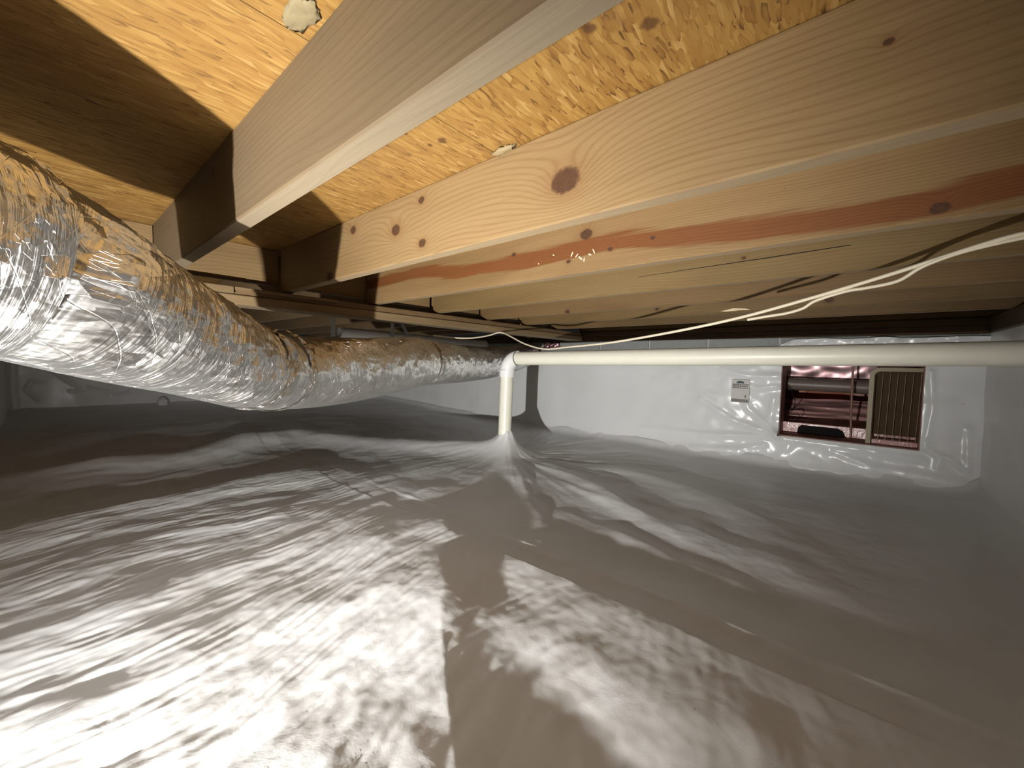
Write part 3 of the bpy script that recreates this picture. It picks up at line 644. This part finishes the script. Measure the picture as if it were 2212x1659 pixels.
me = mesh('strap', [(1.525, 2.314, JB), (1.550, 2.314, JB), (1.640, 2.314, 0.13), (1.615, 2.314, 0.13), (1.525, 2.317, JB), (1.550, 2.317, JB), (1.640, 2.317, 0.13), (1.615, 2.317, 0.13)], [(0, 1, 2, 3), (7, 6, 5, 4), (0, 4, 5, 1), (1, 5, 6, 2), (2, 6, 7, 3), (3, 7, 4, 0)])
tpart('strap', me, M_STRAP)

# ------------------------------------------------------------------ vent opening and what lies behind it
M_PINK = liner('pink_lit_plastic', (0.66, 0.36, 0.33), 0.22, 0.5, 9)  # pinkish light behind the opening is put into these pink and red colours
M_PINKF = foil('pink_tinted_foil', 0.5, (0.62, 0.40, 0.41), 0.38, scrim=False)
M_RED = liner('red_lit_plastic', (0.52, 0.17, 0.09), 0.4, 0.4, 8)
M_JAMB = plain('reddish_jamb', (0.33, 0.17, 0.14), 0.6, 0, 0.15, 20)
M_CREAM = plain('cream_vent_plastic', (0.33, 0.26, 0.15), 0.45, 0, 0.06, 20)
M_BROWN = plain('brown_panel', (0.085, 0.050, 0.024), 0.9, 0, 0.2, 14)
M_GREYP = plain('grey_pipe', (0.20, 0.155, 0.13), 0.4, 0, 0.06, 20)
vent = empty('wall_vent', (WX, 0.04, VZ0)); tag(vent, 'open wall vent with reddish edges and a half-slid brown grille, cut through the liner', 'vent')
def vpart(name, me, m):
    o = link(name, me, m, vent); o.matrix_parent_inverse = Matrix.Translation((-WX, -0.04, -VZ0)); return o
vpart('jamb', box('jamb', WX-0.006, WX+0.19, VY1-0.004, VY1+0.012, VZ0, VZ1), M_JAMB)
vpart('jamb', box('jamb', WX-0.006, WX+0.19, VY0-0.012, VY0+0.004, VZ0, VZ1), M_JAMB)
vpart('jamb', box('jamb', WX-0.006, WX+0.19, VY0, VY1, VZ1-0.004, VZ1+0.010), M_JAMB)
vpart('sill_plate', box('sill_plate', WX-0.018, WX+0.19, VY0, VY1, VZ0-0.012, VZ0+0.006), M_JAMB)
# cream frame: rounded band around the grille half
fy0, fy1, fz0, fz1, rc = -0.30, -0.062, -0.46, 0.016, 0.05
outer = [(fy1, fz0)]+[(fy1-rc+rc*math.cos(t), fz1-rc+rc*math.sin(t)) for t in np.linspace(0, math.pi/2, 9)]+[(fy0, fz1)]
inner = [(fy1-0.022, fz0)]+[(fy1-rc+(rc-0.022)*math.cos(t), fz1-rc+(rc-0.022)*math.sin(t)) for t in np.linspace(0, math.pi/2, 9)]+[(fy0, fz1-0.022)]
n = len(outer); v = []
for x in (WX+0.022, WX+0.034):
    v += [(x, p[0], p[1]) for p in outer]+[(x, p[0], p[1]) for p in inner]
f = []
for i in range(n-1):
    f += [(i, i+1, n+i+1, n+i), (2*n+i, 3*n+i, 3*n+i+1, 2*n+i+1), (i, 2*n+i, 2*n+i+1, i+1), (n+i, n+i+1, 3*n+i+1, 3*n+i)]
vpart('grille_frame', mesh('grille_frame', v, f), M_CREAM)
# dark inner lip behind the frame
v2 = [(p[0]+0.018, p[1]-0.006, p[2]-0.006) for p in v]
vpart('grille_lip', mesh('grille_lip', v2, f), M_BROWN)
vpart('grille_panel', box('grille_panel', WX+0.105, WX+0.115, fy0, fy1-0.03, -0.385, fz1-0.03), M_BROWN)
for k in range(6):
    y = -0.115-0.032*k
    vpart('grille_wire', tube('grille_wire', [(WX+0.06, y, fz0+0.015), (WX+0.058, y-0.004, -0.2), (WX+0.06, y-0.008, fz1-0.03)], 0.0016, 6, 4), M_CREAM)
for zb in (-0.395, ):
    vpart('grille_bar', box('grille_bar', WX+0.050, WX+0.10, fy0, fy1-0.02, zb-0.045, zb-0.015, 0.002), M_PINK)
vpart('stay_rod', tube('stay_rod', [(WX+0.15, 0.005, VZ0+0.006), (WX+0.15, 0.012, -0.25), (WX+0.15, 0.016, VZ1-0.006)], 0.006, 8, 4), M_JAMB)
# space behind: shallow room, its pinkish light painted into the sheets
back = empty('wall_beyond', (4.3, 0.1, -0.5)); tag(back, 'lined hollow behind the vent opening, pinkish light painted into its sheets', kind='structure')
def kpart(name, me, m):
    o = link(name, me, m, back); o.matrix_parent_inverse = Matrix.Translation((-4.3, -0.1, 0.5)); return o
def sheet(name, fn, n=40, m_=40):
    U, V = np.meshgrid(np.linspace(0, 1, n), np.linspace(0, 1, m_), indexing='ij'); return gridmesh(name, fn(U, V))
kpart('red_lit_sheet', sheet('red_lit_sheet', lambda U, V: np.stack([4.25+0.06*noise(U*5, V*5, 81)+0.10*U, -0.5+1.5*U, -0.40+0.65*V], -1)), M_RED)
kpart('pink_lit_sheet', sheet('pink_lit_sheet', lambda U, V: np.stack([3.40+0.50*V+0.03*noise(U*5, V*9, 82)+0.03*ridged(U*2.5, V*6, 83), -0.5+1.5*U, -0.48+0.25*V+0.012*noise(U*6, V*9, 85)], -1), 60, 60), M_PINK)
kpart('foil_sheet', sheet('foil_sheet', lambda U, V: np.stack([3.62+0.02*noise(U*12, V*3, 84), -0.5+1.5*U, -0.075+0.25*V], -1), 60, 20), M_PINKF)
kpart('end_sheet', sheet('end_sheet', lambda U, V: np.stack([3.37+1.0*U, -0.5+0*U, -0.6+0.9*V], -1), 6, 6), M_JAMB)
kpart('end_sheet', sheet('end_sheet', lambda U, V: np.stack([3.37+1.0*U, 1.0+0*U, -0.6+0.9*V], -1), 6, 6), M_PINK)
kpart('deck', box('deck', 3.37, 4.5, -0.5, 1.0, 0.18, 0.2), M_DARKWOOD)
kpart('ground', box('ground', 3.37, 4.5, -0.5, 1.0, -0.62, -0.60), M_BLACK)
o = link('grey_pipe', tube('grey_pipe', [(3.52, 0.98, -0.105), (3.52, 0.2, -0.112), (3.52, -0.45, -0.118)], 0.044, 20, 10), M_GREYP); tag(o, 'grey pipe crossing behind the vent opening', 'pipe')
# flat black plate painting the shade of a slot in the pale flange
vpart('flange', box('flange', WX+0.17, WX+0.188, VY0, VY1, VZ0+0.002, VZ0+0.075, 0.003), M_PINK)
sl = [(0.285, VZ0+0.004), (0.280, VZ0+0.045), (0.262, VZ0+0.062), (0.07, VZ0+0.060), (0.045, VZ0+0.045), (0.028, VZ0+0.004)]
v, f = flake([(p[0], p[1]) for p in sl], WX+0.169, 0.002)
vpart('slot_shade', mesh('slot_shade', v, f), M_BLACK)
o = link('thin_wire', tube('thin_wire', [(3.42, 0.365, -0.12), (3.42, 0.325, -0.19), (3.42, 0.315, -0.26), (3.42, 0.345, -0.32), (3.42, 0.385, -0.335), (3.44, 0.33, -0.325), (3.44, 0.29, -0.325), (3.44, 0.285, -0.345), (3.44, 0.31, -0.375), (3.44, 0.39, -0.375)], 0.0028, 6, 60), M_BLACK); tag(o, 'thin black wire curling inside the vent opening', 'wire')

# ------------------------------------------------------------------ printed tag on the liner
tg = empty('liner_tag', (3.118, 0.60, -0.243)); tag(tg, 'small white printed tag on the wall liner left of the vent', 'tag')
def gpart(name, me, m):
    o = link(name, me, m, tg); o.matrix_parent_inverse = Matrix.Translation((-3.118, -0.60, 0.243)); return o
TX = 3.118
gpart('tag_sheet', box('tag_sheet', TX, TX+0.002, 0.545, 0.655, -0.243, -0.085), plain('tag_white', (0.62, 0.60, 0.57), 0.5))
M_INK = plain('tag_ink', (0.09, 0.085, 0.08), 0.6); M_INKG = plain('tag_green', (0.05, 0.10, 0.09), 0.6); M_INKB = plain('tag_band', (0.24, 0.22, 0.20), 0.6)
v, f = flake([(0.624, -0.110), (0.624, -0.101), (0.614, -0.094), (0.602, -0.092), (0.590, -0.094), (0.578, -0.101), (0.578, -0.110)], TX-0.0002, 0.0006)
gpart('tag_emblem', mesh('tag_emblem', v, f), M_INKG)
vv, ff = [], []
rr_ = random.Random(3)
for z0, hgt in ((-0.122, 0.0085), (-0.133, 0.0085), (-0.144, 0.006)):
    y = 0.648
    while y > 0.556:
        wd = rr_.uniform(0.004, 0.009); v, f = flake([(y, z0), (y, z0+hgt), (y-wd, z0+hgt*rr_.uniform(.7, 1)), (y-wd, z0)], TX-0.0002, 0.0005)
        ff += [tuple(i+len(vv) for i in q) for q in f]; vv += v; y -= wd+rr_.uniform(0.0012, 0.003)
gpart('tag_print', mesh('tag_print', vv, ff), M_INK)['kind'] = 'stuff'
v, f = flake([(0.652, -0.238), (0.652, -0.217), (0.550, -0.219), (0.549, -0.241)], TX-0.0002, 0.0006)
gpart('tag_band', mesh('tag_band', v, f), M_INKB)
v, f = flake([(0.564, -0.19), (0.564, -0.208), (0.570, -0.208), (0.570, -0.19)], TX-0.0002, 0.0006)
gpart('tag_figure', mesh('tag_figure', v, f), M_INK)

# ------------------------------------------------------------------ dried glue blobs at the joist tops
M_GLUE = plain('dried_glue', (0.27, 0.20, 0.10), 0.7)
def blob(y, x, L, wd, h, seed):
    U, V = np.meshgrid(np.linspace(0, np.pi, 9), np.linspace(0, 2*np.pi, 13)[:-1], indexing='ij')
    k = 1+0.5*noise(U*2, V*1.6, seed)+0.3*noise(U*5, V*4, seed+3)
    return gridmesh('glue_blob', np.stack([x+wd*k*np.sin(U)*np.cos(V), y+L*k*np.cos(U), JT-0.001-h*np.abs(np.sin(U)*np.sin(V))*k], -1), wrap=True)
o = link('glue_blob', blob(0.60, 0.240, 0.036, 0.020, 0.003, 91), plain('foam_patch', (0.24, 0.19, 0.10), 0.8, 0, 0.3, 60)); tag(o, 'flat pale foam patch on the strand board beside the grey-brown joist', 'glue')
o = link('glue_blob', blob(0.615, 0.668, 0.030, 0.009, 0.010, 92), M_GLUE); tag(o, 'cream glue blob at the board joint above the knotted joist', 'glue')

# crumpled bit of plastic at the foot of the end wall, pink scrap at the top of the back wall
U, V = np.meshgrid(np.linspace(0.02, np.pi-0.02, 16), np.linspace(0, 2*np.pi, 25)[:-1], indexing='ij')
kk = 1+0.45*noise(U*5, V*4, 95)+0.2*noise(U*11, V*9, 96)
o = link('plastic_scrap', gridmesh('plastic_scrap', np.stack([0.815+0.045*kk*np.sin(U)*np.cos(V), YE-0.045+0.025*kk*np.sin(U)*np.sin(V), -0.505+0.055*kk*np.cos(U)], -1), wrap=True), M_LINER)
tag(o, 'small crumpled shiny bit at the foot of the far wall under the duct', 'scrap')
U, V = np.meshgrid(np.linspace(0, 1, 24), np.linspace(0, 1, 10), indexing='ij')
o = link('pink_batt', gridmesh('pink_batt', np.stack([WX-0.035+0.03*noise(U*6, V*4, 97), 2.28-0.17*U, 0.135+0.062*V+0.008*noise(U*8, V*3, 98)], -1)), M_PINKF)
mo = o.modifiers.new('thickness', 'SOLIDIFY'); mo.thickness = 0.012
tag(o, 'small shiny pink insulation scrap at the wall top above the pipe elbow', 'insulation')
